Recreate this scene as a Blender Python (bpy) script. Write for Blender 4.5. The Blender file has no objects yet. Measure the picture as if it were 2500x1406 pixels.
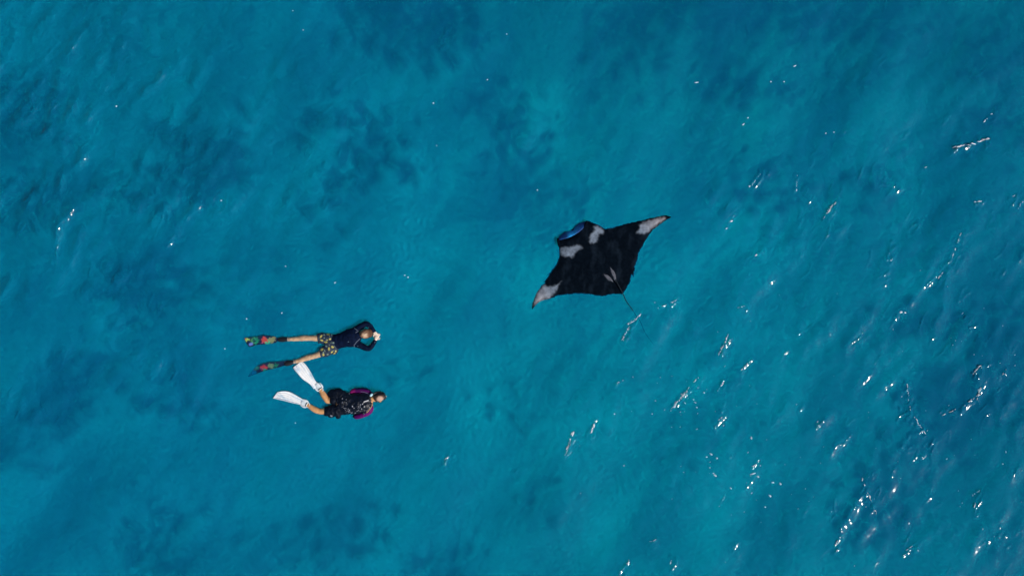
import bpy, bmesh, math, random
import numpy as np
from mathutils import Vector, Matrix, noise
from mathutils.bvhtree import BVHTree
from mathutils.geometry import delaunay_2d_cdt

random.seed(7)
rng = np.random.default_rng(11)
scene = bpy.context.scene
COL = scene.collection

# ------------------------------------------------------------------ camera
S = 0.0085                     # metres per photograph pixel on the water
CAM_H = 31.0                   # drone height
cam_d = bpy.data.cameras.new('camera')
cam = bpy.data.objects.new('camera', cam_d)
COL.objects.link(cam)
cam.location = (0, 0, CAM_H)
cam.rotation_euler = (0, 0, 0)
cam_d.sensor_width = 36.0
cam_d.lens = 36.0 * CAM_H / (2500 * S)
cam_d.clip_start = 0.1
cam_d.clip_end = 20000
scene.camera = cam

# ------------------------------------------------------------------ sky, sun, exposure
SUN_EL, SUN_AZ = math.radians(44), math.radians(-36)     # azimuth from +X, counter-clockwise
sun_dir = Vector((math.cos(SUN_EL) * math.cos(SUN_AZ), math.cos(SUN_EL) * math.sin(SUN_AZ), math.sin(SUN_EL)))
world = bpy.data.worlds.new('World')
scene.world = world
world.use_nodes = True
wn = world.node_tree
for n in list(wn.nodes):
    wn.nodes.remove(n)
w_out = wn.nodes.new('ShaderNodeOutputWorld')
w_bg = wn.nodes.new('ShaderNodeBackground')
w_sky = wn.nodes.new('ShaderNodeTexSky')
w_sky.sky_type = 'NISHITA'
w_sky.sun_disc = False
w_sky.sun_elevation = SUN_EL
w_sky.sun_rotation = math.radians(90) - SUN_AZ
w_bg.inputs['Strength'].default_value = 0.07
wn.links.new(w_sky.outputs[0], w_bg.inputs[0])
wn.links.new(w_bg.outputs[0], w_out.inputs[0])
sun_l = bpy.data.lights.new('sun', 'SUN')
sun_l.energy = 4.0
sun_l.angle = math.radians(0.5)
sun_l.color = (1.0, 0.95, 0.88)
sun = bpy.data.objects.new('sun', sun_l)
COL.objects.link(sun)
sun.location = sun_dir * 60
sun.rotation_euler = sun_dir.to_track_quat('Z', 'Y').to_euler()
scene.view_settings.view_transform = 'Standard'
scene.view_settings.look = 'None'
scene.view_settings.exposure = 0.0
scene.view_settings.gamma = 1.0
scene.view_settings.use_curve_mapping = False
scene.cycles.max_bounces = 8
scene.cycles.transparent_max_bounces = 12

# ------------------------------------------------------------------ helpers
def W(u, v, z=0.0):
    """photograph pixel -> point in the place, at height z above the calm sea"""
    k = S * (CAM_H - z) / CAM_H
    return Vector(((u - 1250) * k, (703 - v) * k, z))

def pxof(co):
    k = S * (CAM_H - co.z) / CAM_H
    return co.x / k + 1250, 703 - co.y / k

def tag(o, label=None, cat=None, group=None, kind=None):
    for k, v in (('label', label), ('category', cat), ('group', group), ('kind', kind)):
        if v:
            o[k] = v

def empty(name, loc):
    o = bpy.data.objects.new(name, None)
    COL.objects.link(o)
    o.location = loc
    return o

def link(name, me, mat, parent=None, off=None, smooth=True):
    if off is not None:
        me.transform(Matrix.Translation(-Vector(off)))
    if mat is not None:
        me.materials.clear()
        me.materials.append(mat)
    if smooth:
        me.shade_smooth()
    me.name = name
    o = bpy.data.objects.new(name, me)
    COL.objects.link(o)
    if parent:
        o.parent = parent
    return o

def mesh_of(bm, name='mesh'):
    me = bpy.data.meshes.new(name)
    bmesh.ops.recalc_face_normals(bm, faces=bm.faces)
    bm.to_mesh(me)
    bm.free()
    return me

def ring_frame(d):
    d = d.normalized()
    side = d.cross(Vector((0, 0, 1)))
    if side.length < 1e-4:
        side = Vector((1, 0, 0))
    side.normalize()
    return side, side.cross(d).normalized()

def tube(bm, pts, rad, seg=14, rounded=True):
    """loft; rad = list of r or (r_side, r_up)"""
    pts = [Vector(p) for p in pts]
    rr = [(r, r) if not isinstance(r, (tuple, list)) else r for r in rad]
    P, R, D = [], [], []
    n = len(pts)
    for i in range(n):
        a, b = pts[max(i - 1, 0)], pts[min(i + 1, n - 1)]
        P.append(pts[i]); R.append(rr[i]); D.append((b - a).normalized())
    if rounded:
        for end in (0, -1):
            d = D[end] * (-1 if end == 0 else 1)
            ex = []
            m = min(R[end])
            for t in (35, 65):
                c, s_ = math.cos(math.radians(t)), math.sin(math.radians(t))
                ex.append((P[end] + d * m * s_ * 0.55, (R[end][0] * c, R[end][1] * c), D[end]))
            if end == 0:
                for e in ex:
                    P.insert(0, e[0]); R.insert(0, e[1]); D.insert(0, e[2])
            else:
                for e in ex:
                    P.append(e[0]); R.append(e[1]); D.append(e[2])
    rings = []
    for p, r, d in zip(P, R, D):
        a, b = ring_frame(d)
        rings.append([bm.verts.new(p + a * r[0] * math.cos(2 * math.pi * k / seg) + b * r[1] * math.sin(2 * math.pi * k / seg)) for k in range(seg)])
    for A, B in zip(rings, rings[1:]):
        for k in range(seg):
            bm.faces.new((A[k], A[(k + 1) % seg], B[(k + 1) % seg], B[k]))
    bm.faces.new(rings[0]); bm.faces.new(rings[-1])

def ball(bm, c, r, rot=0.0, tilt=0.0, seg=18):
    m = Matrix.Translation(Vector(c)) @ Matrix.Rotation(rot, 4, 'Z') @ Matrix.Rotation(tilt, 4, 'Y') @ Matrix.Diagonal((r[0], r[1], r[2], 1))
    bmesh.ops.create_uvsphere(bm, u_segments=seg, v_segments=seg // 2 + 2, radius=1, matrix=m)

def smooth_curve(pts, n):
    """Catmull-Rom through pts (tuples of any length)"""
    P = [np.array(p, float) for p in pts]
    P = [2 * P[0] - P[1]] + P + [2 * P[-1] - P[-2]]
    out = []
    for i in range(1, len(P) - 2):
        for k in range(n):
            t = k / n
            a, b, c, d = P[i - 1], P[i], P[i + 1], P[i + 2]
            out.append(0.5 * (2 * b + (c - a) * t + (2 * a - 5 * b + 4 * c - d) * t * t + (3 * b - a - 3 * c + d) * t ** 3))
    out.append(P[-2])
    return out

def fuse(bm, voxel, smooth=4):
    """one continuous surface out of overlapping closed shapes"""
    me = mesh_of(bm, 'tmp')
    o = bpy.data.objects.new('tmp', me)
    COL.objects.link(o)
    m = o.modifiers.new('r', 'REMESH'); m.mode = 'VOXEL'; m.voxel_size = voxel
    s_ = o.modifiers.new('s', 'SMOOTH'); s_.factor = 0.5; s_.iterations = smooth
    dg = bpy.context.evaluated_depsgraph_get()
    dg.update()
    res = bpy.data.meshes.new_from_object(o.evaluated_get(dg))
    bpy.data.objects.remove(o)
    bpy.data.meshes.remove(me)
    return res

def wrinkle(me, amp, scale, seed=0.0, stretch=(1, 1, 1), amp2=0.0):
    me.update()
    nr = [v.normal.copy() for v in me.vertices]
    for v, n in zip(me.vertices, nr):
        p = Vector((v.co.x * stretch[0], v.co.y * stretch[1], v.co.z * stretch[2]))
        q = p * scale + Vector((seed, seed * 2, 0))
        w_ = noise.noise(q + noise.noise_vector(q * 0.6) * 0.8)
        h = amp * (1 - 2.2 * abs(w_))
        if amp2:
            h += amp2 * noise.noise(p * scale * 2.7 + Vector((seed, 0, 5)))
        v.co += n * h
    me.update()

def paint(me, fn, name='print'):
    """flat print: a colour per point"""
    at = me.color_attributes.new(name, 'FLOAT_COLOR', 'POINT')
    buf = np.ones((len(me.vertices), 4), np.float32)
    for i, v in enumerate(me.vertices):
        buf[i, :3] = fn(v.co)
    at.data.foreach_set('color', buf.ravel())

def lin(r, g, b):
    f = lambda c: c / 12.92 if c <= 0.04045 else ((c + 0.055) / 1.055) ** 2.4
    return (f(r / 255), f(g / 255), f(b / 255))

def mixc(a, b, t):
    t = max(0.0, min(1.0, t))
    return tuple(x + (y - x) * t for x, y in zip(a, b))

def sstep(a, b, x):
    t = np.clip((x - a) / (b - a), 0, 1)
    return t * t * (3 - 2 * t)

def nt(mat):
    mat.use_nodes = True
    t = mat.node_tree
    for n in list(t.nodes):
        t.nodes.remove(n)
    return t

def matte(name, col, rough=0.6, spec=0.3, var=0.25, scale=25.0, attr=None, bump=0.0, bscale=120.0, coat=0.0):
    """principled with uneven tone; attr = colour attribute used as the base colour"""
    m = bpy.data.materials.new(name)
    t = nt(m)
    out = t.nodes.new('ShaderNodeOutputMaterial')
    p = t.nodes.new('ShaderNodeBsdfPrincipled')
    p.inputs['Roughness'].default_value = rough
    p.inputs['Specular IOR Level'].default_value = spec
    p.inputs['Coat Weight'].default_value = coat
    p.inputs['Coat Roughness'].default_value = 0.12
    tc = t.nodes.new('ShaderNodeTexCoord')
    nz = t.nodes.new('ShaderNodeTexNoise')
    nz.inputs['Scale'].default_value = scale
    nz.inputs['Detail'].default_value = 5
    t.links.new(tc.outputs['Object'], nz.inputs['Vector'])
    mr = t.nodes.new('ShaderNodeMapRange')
    mr.inputs['From Min'].default_value = 0.3; mr.inputs['From Max'].default_value = 0.7
    mr.inputs['To Min'].default_value = 1 - var; mr.inputs['To Max'].default_value = 1 + var
    t.links.new(nz.outputs['Fac'], mr.inputs['Value'])
    mx = t.nodes.new('ShaderNodeMix'); mx.data_type = 'RGBA'; mx.blend_type = 'MULTIPLY'
    mx.inputs['Factor'].default_value = 1.0
    if attr:
        a = t.nodes.new('ShaderNodeAttribute'); a.attribute_name = attr
        t.links.new(a.outputs['Color'], mx.inputs['A'])
    else:
        mx.inputs['A'].default_value = (*col, 1)
    t.links.new(mr.outputs['Result'], mx.inputs['B'])
    t.links.new(mx.outputs['Result'], p.inputs['Base Color'])
    if bump:
        b = t.nodes.new('ShaderNodeBump'); b.inputs['Strength'].default_value = bump; b.inputs['Distance'].default_value = 0.01
        n2 = t.nodes.new('ShaderNodeTexNoise'); n2.inputs['Scale'].default_value = bscale; n2.inputs['Detail'].default_value = 3
        t.links.new(tc.outputs['Object'], n2.inputs['Vector'])
        t.links.new(n2.outputs['Fac'], b.inputs['Height'])
        t.links.new(b.outputs['Normal'], p.inputs['Normal'])
    t.links.new(p.outputs[0], out.inputs[0])
    return m

# ------------------------------------------------------------------ the sea surface
# noise fields on a grid (FFT, periodic)
NX, NY, DX = 1280, 800, 0.024
xs = (np.arange(NX) - (NX - 1) / 2) * DX
ys = (np.arange(NY) - (NY - 1) / 2) * DX
X, Y = np.meshgrid(xs, ys)
U, V = X / S + 1250, 703 - Y / S
KX = np.fft.fftfreq(NX, DX)[None, :] * 2 * math.pi
KY = np.fft.fftfreq(NY, DX)[:, None] * 2 * math.pi
KM = np.sqrt(KX ** 2 + KY ** 2); KM[0, 0] = 1e-6

def field(lo, hi, phi=None, spread=2.0, iso=0.15, power=0.0):
    """band-limited gaussian noise, wavelengths lo..hi metres, travelling along phi"""
    w_ = np.fft.fft2(rng.standard_normal((NY, NX)))
    lam = 2 * math.pi / KM
    f = np.exp(-(np.log(lam / math.sqrt(lo * hi)) / (0.5 * math.log(hi / lo))) ** 2) * KM ** power
    if phi is not None:
        c = np.abs((KX * math.cos(phi) + KY * math.sin(phi)) / KM)
        f = f * (iso + (1 - iso) * c ** spread)
    f[0, 0] = 0
    r = np.real(np.fft.ifft2(w_ * f))
    return r / r.std()

def chop(h, lam):
    F = np.fft.fft2(h)
    return (np.real(np.fft.ifft2(F * -1j * KX / KM)) * -lam, np.real(np.fft.ifft2(F * -1j * KY / KM)) * -lam)

def blob(u, v, ru, rv, rot=0.0):
    c, s_ = math.cos(rot), math.sin(rot)
    a, b = U - u, V - v
    return np.exp(-(((a * c + b * s_) / ru) ** 2 + ((-a * s_ + b * c) / rv) ** 2))

def seg_dist(a, b):
    a, b = np.array(a, float), np.array(b, float)
    d = b - a
    t = np.clip(((U - a[0]) * d[0] + (V - a[1]) * d[1]) / (d @ d), 0, 1)
    return np.hypot(U - a[0] - t * d[0], V - a[1] - t * d[1])

# how rough each stretch of sea is (wind patches)
rough = 0.22 + 0.0 * U
for u, v, a, b, k in ((60, 420, 260, 420, .85), (250, 120, 420, 130, .7), (480, 470, 330, 170, .45), (2300, 900, 330, 420, .7),
                      (1850, 850, 420, 330, .55), (2250, 300, 420, 330, .45), (1900, 1300, 500, 220, .3), (2350, 1250, 260, 260, .25),
                      (870, 330, 200, 160, .2), (330, 760, 260, 160, .25), (450, 960, 160, 120, .25), (1250, 330, 160, 220, .2), (1850, 420, 200, 160, .3)):
    rough = rough + k * blob(u, v, a, b)
for u, v, a, b, k in ((1100, 560, 180, 320, .25), (1100, 800, 200, 250, .2), (1200, 1250, 300, 200, .12), (700, 1150, 260, 140, .12)):
    rough = rough - k * blob(u, v, a, b)
rough = np.clip(rough * (1 + 0.30 * field(1.5, 4.0)), 0.05, 1.5)
# distance in pixels to the bodies that lie in the surface
bodies = np.minimum.reduce([seg_dist((598, 832), (800, 830)), seg_dist((612, 915), (800, 850)), seg_dist((800, 835), (925, 822)),
                            seg_dist((668, 968), (790, 1003)), seg_dist((728, 890), (800, 975)), seg_dist((800, 985), (935, 972)) - 14,
                            seg_dist((1300, 752), (1636, 530)) - 20, seg_dist((1390, 570), (1520, 710)) - 40])
calm = sstep(8, 95, bodies)
PHI = math.radians(-32)
swell = field(1.6, 5.0, PHI + 0.2, 2, 0.2)
chopf = field(0.38, 1.2, PHI, 5, 0.06)
fine = field(0.09, 0.26, PHI, 3, 0.16)
cross = field(0.25, 0.9, PHI + 1.0, 4, 0.1)
rn = field(0.35, 1.3, PHI, 6, 0.03)
rm = field(0.5, 1.6, PHI + 0.5, 1, 0.5)
ridge = np.exp(-(rn / 0.12) ** 2) * np.clip(rm * 0.9 - 0.25, 0, 1.5)
west = 1 - sstep(900, 1500, U)
H = 0.021 * swell + rough * ((0.0072 + 0.0044 * west) * chopf + (0.0004 + 0.0008 * west) * fine + (0.0030 + 0.0022 * west) * cross + (0.013 + 0.004 * west) * ridge)
# steep little crests where the photograph shows the sea break into glitter: (u0,v0,u1,v1,height,width)
CREST = [(1535, 792, 1572, 760, .050, 9), (1520, 830, 1536, 796, .040, 7), (1604, 753, 1660, 730, .030, 6), (1468, 868, 1474, 858, .025, 5),
         (1498, 940, 1522, 928, .030, 6), (1439, 1074, 1453, 1022, .045, 7), (1380, 1114, 1397, 1058, .050, 8), (1756, 864, 1776, 820, .040, 7),
         (1644, 996, 1690, 936, .045, 8), (1688, 938, 1712, 915, .03, 6), (1747, 962, 1769, 928, .035, 6), (1752, 1000, 1770, 977, .02, 4),
         (2326, 361, 2366, 352, .05, 7), (2364, 354, 2412, 338, .05, 7), (2011, 529, 2046, 486, .045, 7), (2376, 494, 2402, 490, .04, 6),
         (2465, 484, 2485, 474, .035, 6), (2270, 700, 2320, 648, .035, 10), (2320, 640, 2350, 560, .03, 9), (2372, 917, 2392, 893, .04, 6), (2392, 893, 2420, 890, .025, 5),
         (2293, 1016, 2345, 994, .03, 6), (2345, 994, 2400, 958, .035, 7), (2385, 975, 2395, 945, .04, 8), (1062, 1152, 1080, 1126, .025, 6), (1080, 1126, 1104, 1107, .03, 6),
         (1510, 1406, 1536, 1368, .035, 6), (2036, 1330, 2052, 1312, .03, 6), (2042, 1348, 2047, 1338, .03, 5), (2370, 1212, 2392, 1197, .03, 6), (2374, 1260, 2384, 1215, .03, 6),
         (1800, 752, 1824, 745, .03, 6), (1770, 742, 1788, 740, .02, 5), (2176, 800, 2200, 760, .02, 6), (2090, 850, 2130, 820, .02, 6), (2160, 700, 2180, 580, .025, 9),
         (1765, 575, 1800, 520, .02, 6), (1830, 460, 1860, 420, .03, 9), (1820, 630, 1858, 606, .025, 7), (2215, 930, 2222, 1000, .03, 8), (2222, 1000, 2260, 1060, .03, 8),
         (2105, 1170, 2140, 1250, .03, 8), (1905, 890, 1925, 860, .02, 6), (1255, 1155, 1280, 1140, .02, 5), (1790, 1330, 1800, 1320, .02, 5), (1380, 400, 1440, 386, .02, 7),
         (410, 610, 432, 575, .03, 8), (35, 575, 60, 545, .03, 7), (475, 520, 540, 480, .02, 9), (925, 705, 940, 684, .02, 5), (575, 300, 560, 330, .02, 8), (1075, 120, 1095, 70, .025, 9),
         (640, 370, 675, 340, .02, 8), (110, 150, 180, 90, .025, 14), (60, 300, 100, 250, .025, 10), (440, 420, 490, 380, .02, 8)]
for k in range(75):                                   # smaller random crests, all leaning the same way
    for tries in range(30):
        u, v = random.uniform(20, 2490), random.uniform(10, 1400)
        i, j = min(NX - 1, max(0, int(((u - 1250) * S - xs[0]) / DX))), min(NY - 1, max(0, int(((703 - v) * S - ys[0]) / DX)))
        if rough[j, i] * (1.0 if u > 1450 else 0.75) > random.uniform(0.3, 1.5) and calm[j, i] > .95:
            break
    else:
        continue
    L, a = random.uniform(10, 46), math.radians(random.gauss(56, 16))
    CREST.append((u, v, u + L * math.cos(a), v - L * math.sin(a), random.uniform(.012, .030) if u > 1450 else random.uniform(.010, .022), random.uniform(4, 7)))
for u0, v0, u1, v1, hh, ww in CREST:
    # bounding window keeps this quick
    cu, cv, rad = (u0 + u1) / 2, (v0 + v1) / 2, math.hypot(u1 - u0, v1 - v0) / 2 + ww * 6
    i0, i1 = np.searchsorted(xs, (cu - rad - 1250) * S), np.searchsorted(xs, (cu + rad - 1250) * S)
    j0, j1 = np.searchsorted(ys, (703 - cv - rad) * S), np.searchsorted(ys, (703 - cv + rad) * S)
    sl = (slice(max(j0, 0), j1), slice(max(i0, 0), i1))
    uu, vv = U[sl], V[sl]
    d = np.array((u1 - u0, v1 - v0), float); L = math.hypot(*d)
    wob = 3.0 * chopf[sl] + 2.0 * cross[sl]
    t = ((uu - u0) * d[0] + (vv - v0) * d[1]) / (L * L)
    q = ((uu - u0) * d[1] - (vv - v0) * d[0]) / L + wob           # + = towards the sun side
    along = np.exp(-np.clip(np.abs(t - 0.5) * L - L * 0.42, 0, None) ** 2 / (ww * 1.3) ** 2)
    prof = np.where(q > 0, np.exp(-(q / (ww * 0.9)) ** 2), np.exp(-(q / (ww * 1.7)) ** 2))
    H[sl] += hh * (0.55 if u0 > 1000 else 0.40) * along * prof * np.clip(1 + 0.35 * fine[sl], 0.2, 2)
near_ray = np.minimum(seg_dist((1300, 752), (1636, 530)), seg_dist((1390, 570), (1520, 710)))
H = H * (0.10 + 0.90 * calm) + np.where(near_ray < 250, 0.0, 0.010) * (1 - calm)
edge = np.clip(np.minimum(np.minimum(X - xs[0], xs[-1] - X), np.minimum(Y - ys[0], ys[-1] - Y)) / 1.2, 0, 1)
H *= edge
cx, cy = chop(H, 0.9)
cx *= edge * (0.2 + 0.8 * calm); cy *= edge * (0.2 + 0.8 * calm)

def sheet(name, Z, DXY, far, mat, kind, colour=None):
    """a fine grid in the middle joined to a wide flat rim that reaches the horizon"""
    n0 = NX * NY
    co = np.empty((n0 + 4, 3), np.float32)
    co[:n0, 0] = (X + DXY[0]).ravel(); co[:n0, 1] = (Y + DXY[1]).ravel(); co[:n0, 2] = Z.ravel()
    zz = float(Z[0, 0])
    co[n0:] = ((-far, -far, zz), (far, -far, zz), (far, far, zz), (-far, far, zz))
    idx = np.arange(n0).reshape(NY, NX)
    quads = np.stack([idx[:-1, :-1], idx[:-1, 1:], idx[1:, 1:], idx[1:, :-1]], -1).reshape(-1, 4)
    rims = [[n0, n0 + 1] + list(idx[0, ::-1]), [n0 + 1, n0 + 2] + list(idx[::-1, -1]), [n0 + 2, n0 + 3] + list(idx[-1, :]), [n0 + 3, n0] + list(idx[:, 0])]
    tris = []
    for r in rims:                                              # fan from the two far corners
        a, b, ch = r[0], r[1], r[2:]
        h = len(ch) // 2
        for i in range(len(ch) - 1):
            tris.append((ch[i], a if i >= h else b, ch[i + 1])[::-1])
        tris.append((a, b, ch[h])) 
    tris = np.array(tris)
    me = bpy.data.meshes.new(name)
    me.vertices.add(n0 + 4); me.vertices.foreach_set('co', co.ravel())
    nl = quads.size + tris.size
    me.loops.add(nl); me.loops.foreach_set('vertex_index', np.concatenate([quads.ravel(), tris.ravel()]).astype(np.int32))
    me.polygons.add(len(quads) + len(tris))
    st = np.concatenate([np.arange(len(quads)) * 4, quads.size + np.arange(len(tris)) * 3]).astype(np.int32)
    me.polygons.foreach_set('loop_start', st)
    me.update(calc_edges=True)
    me.validate()
    if colour is not None:
        at = me.color_attributes.new('tone', 'FLOAT_COLOR', 'POINT')
        buf = np.ones((n0 + 4, 4), np.float32)
        buf[:n0, :3] = colour.reshape(-1, 3); buf[n0:, :3] = colour.reshape(-1, 3).mean(0)
        at.data.foreach_set('color', buf.ravel())
    o = link(name, me, mat)
    o['kind'] = kind
    return o

def water_material():
    m = bpy.data.materials.new('sea_water')
    t = nt(m); L = t.links
    out = t.nodes.new('ShaderNodeOutputMaterial')
    tr = t.nodes.new('ShaderNodeBsdfTransparent'); tr.inputs['Color'].default_value = (0.03, 0.80, 0.92, 1)
    rf = t.nodes.new('ShaderNodeBsdfRefraction'); rf.inputs['Color'].default_value = (0.03, 0.80, 0.92, 1)
    rf.inputs['IOR'].default_value = 1.33; rf.inputs['Roughness'].default_value = 0.02
    m1 = t.nodes.new('ShaderNodeMixShader'); m1.inputs[0].default_value = 0.70
    df = t.nodes.new('ShaderNodeBsdfDiffuse')
    tc = t.nodes.new('ShaderNodeTexCoord')
    nz = t.nodes.new('ShaderNodeTexNoise'); nz.inputs['Scale'].default_value = 0.11; nz.inputs['Detail'].default_value = 2
    L.new(tc.outputs['Object'], nz.inputs['Vector'])
    cr = t.nodes.new('ShaderNodeValToRGB')
    cr.color_ramp.elements[0].position = 0.3; cr.color_ramp.elements[0].color = (0.0, 0.192, 0.432, 1)
    cr.color_ramp.elements[1].position = 0.7; cr.color_ramp.elements[1].color = (0.0, 0.212, 0.410, 1)
    L.new(nz.outputs['Fac'], cr.inputs[0]); L.new(cr.outputs[0], df.inputs['Color'])
    m2 = t.nodes.new('ShaderNodeMixShader'); m2.inputs[0].default_value = 0.41
    gl = t.nodes.new('ShaderNodeBsdfGlossy'); gl.inputs['Roughness'].default_value = 0.095
    fr = t.nodes.new('ShaderNodeFresnel'); fr.inputs['IOR'].default_value = 1.33
    m3 = t.nodes.new('ShaderNodeMixShader')
    L.new(tr.outputs[0], m1.inputs[1]); L.new(rf.outputs[0], m1.inputs[2])
    L.new(m1.outputs[0], m2.inputs[1]); L.new(df.outputs[0], m2.inputs[2])
    L.new(fr.outputs[0], m3.inputs[0]); L.new(m2.outputs[0], m3.inputs[1]); L.new(gl.outputs[0], m3.inputs[2])
    L.new(m3.outputs[0], out.inputs[0])
    return m

sheet('water', H, (cx, cy), 4000, water_material(), 'structure')

# ------------------------------------------------------------------ the seabed: pale sand with dark reef
DEPTH = 2.7
REEF = [(1000, 70, 130, 75, 1.1), (950, 30, 110, 40, .7), (1110, 90, 60, 60, .5), (1520, 100, 85, 55, .7), (1480, 200, 60, 40, .4), (860, 305, 100, 35, 1), (800, 285, 50, 18, .8), (930, 400, 70, 60, .9),
        (1225, 280, 70, 80, .62), (1290, 340, 60, 60, .5), (1270, 440, 90, 60, .45), (1440, 480, 90, 45, .35), (510, 360, 80, 80, 1.1), (430, 440, 90, 60, .8), (540, 420, 60, 60, .7),
        (330, 690, 90, 60, .9), (430, 700, 90, 55, .8), (320, 790, 70, 50, .5), (820, 510, 70, 45, .7), (870, 440, 60, 40, .5), (200, 930, 70, 60, .8), (160, 1010, 60, 60, .8), (130, 1060, 40, 30, .5), (450, 990, 90, 50, .7), (360, 1000, 60, 40, .3),
        (1000, 910, 70, 60, .3), (1210, 990, 60, 50, .45), (960, 960, 60, 90, .2), (880, 1280, 65, 50, .65), (840, 1330, 60, 40, .4), (690, 1350, 90, 45, .65), (400, 1290, 90, 90, .6), (350, 1370, 110, 60, .6),
        (45, 1120, 70, 50, .55), (1665, 1090, 40, 30, .45), (1320, 1200, 40, 50, .5), (1290, 1260, 40, 50, .3), (1100, 1340, 60, 45, .6), (1040, 1390, 60, 30, .5), (2270, 1060, 110, 80, .55), (2150, 1210, 110, 90, .65), (2330, 980, 110, 60, .55), (2440, 1000, 90, 120, .5), (2120, 1290, 90, 70, .45),
        (2460, 850, 60, 100, .7), (2280, 800, 140, 60, .6), (1880, 480, 90, 45, .6), (1840, 420, 50, 40, .5), (2110, 460, 90, 70, .6), (2430, 180, 70, 120, .7), (2470, 330, 40, 70, .7), (1850, 225, 190, 45, .6), (1700, 150, 140, 60, .4),
        (2150, 90, 220, 90, .45), (1950, 40, 300, 60, .5), (1650, 30, 260, 50, .55), (60, 270, 100, 110, .8), (80, 520, 90, 70, .5), (250, 470, 120, 60, .5), (30, 400, 60, 130, .5), (350, 30, 150, 40, .5), (620, 60, 100, 50, .3),
        (2240, 640, 90, 50, .3), (2480, 600, 60, 90, .5), (1900, 590, 70, 40, .25), (330, 120, 120, 40, .4), (690, 330, 70, 30, .3), (1260, 130, 60, 40, .3)]
kk = (CAM_H + DEPTH * 0.80) / CAM_H
U0, V0 = U, V
wx, wy = field(0.6, 2.2), field(0.6, 2.2)
w2x, w2y = field(0.25, 0.9, PHI + 1.2, 3, .25), field(0.25, 0.9, PHI + 1.2, 3, .25)
U = (X / kk) / S + 1250 + 30 * wx + 22 * w2x
V = 703 - (Y / kk) / S + 22 * wy + 15 * w2y
reef = 0 * X
for u, v, a, b, k in REEF:
    reef += k * blob(u, v, a, b, 0.0)
reef *= np.clip(1 + 0.34 * field(0.35, 1.3) + 0.20 * field(0.18, 0.6, PHI + 1.3, 4, .15), 0.15, 1.9)
reef = 0.92 * sstep(0.06, 1.15, reef)
reef = np.real(np.fft.ifft2(np.fft.fft2(reef) * np.exp(-(KM * 0.060) ** 2 / 2)))
U, V = (X / kk) / S + 1250, 703 - (Y / kk) / S
wide = 0.93 + 0.16 * blob(1100, 620, 420, 560) + 0.10 * blob(1750, 900, 500, 400) - 0.32 * blob(1700, -50, 1200, 280) - 0.22 * blob(2520, 500, 330, 700) - 0.12 * blob(0, 500, 320, 500) - 0.26 * blob(2450, 1100, 350, 380) + 0.04 * field(2, 6)
U, V = U0, V0
sand = np.array((0.62, 0.60, 0.50)); dark = np.array((0.030, 0.070, 0.045))
hue = np.ones(X.shape + (3,)); lft = 1 - sstep(700, 1500, U)  # bluer left: sky reflection and deeper water put into the sand colour
hue[..., 1] -= 0.13 * lft; hue[..., 2] -= 0.16 * blob(1900, 0, 900, 420)
tone = hue * sand * (np.clip(wide, 0.3, 1.2) ** 1.6)[..., None] * (1 - reef)[..., None] + dark * reef[..., None]
bed_z = -DEPTH + 0.10 * field(1.5, 5) + 0.45 * reef * (1 + 0.4 * field(0.25, 0.9)) + 0.01 * field(0.1, 0.3)
bed_z = -DEPTH + (bed_z + DEPTH) * edge
sheet('seabed', bed_z, (0 * X, 0 * X), 4000, matte('sand_and_reef', (0, 0, 0), 0.9, 0.1, 0.12, 3.0, attr='tone'), 'structure', tone)

# height of the water at a photograph pixel
def water_z(u, v):
    i = int(round(((u - 1250) * S - xs[0]) / DX)); j = int(round(((703 - v) * S - ys[0]) / DX))
    if 0 <= i < NX and 0 <= j < NY:
        return float(H[j, i])
    return 0.0

# ------------------------------------------------------------------ foam flecks, and white slivers modelled as sun glitter
def fleck(bm, u, v, a, b, ang, t=0.010):
    """an irregular flat clot for bubbles and modelled sun glints, sizes in photograph pixels"""
    z = water_z(u, v)
    c = W(u, v, z)
    n = 9
    top, bot, low = [], [], []
    for k in range(n):
        th = 2 * math.pi * k / n
        r = random.uniform(0.65, 1.15)
        x, y = a * r * math.cos(th), b * r * math.sin(th)
        p = Vector((x * math.cos(ang) - y * math.sin(ang), x * math.sin(ang) + y * math.cos(ang), 0)) * S
        pz = water_z(u + p.x / S, v - p.y / S)
        low.append(bm.verts.new(Vector((c.x + p.x, c.y + p.y, pz - 0.006))))
        top.append(bm.verts.new(Vector((c.x + p.x * 0.7, c.y + p.y * 0.7, pz + t * random.uniform(0.6, 1.1)))))
    ct = bm.verts.new((c.x, c.y, z + t * 1.2))
    for k in range(n):
        q = (k + 1) % n
        bm.faces.new((low[k], low[q], top[q], top[k]))
        bm.faces.new((top[k], top[q], ct))

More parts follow.
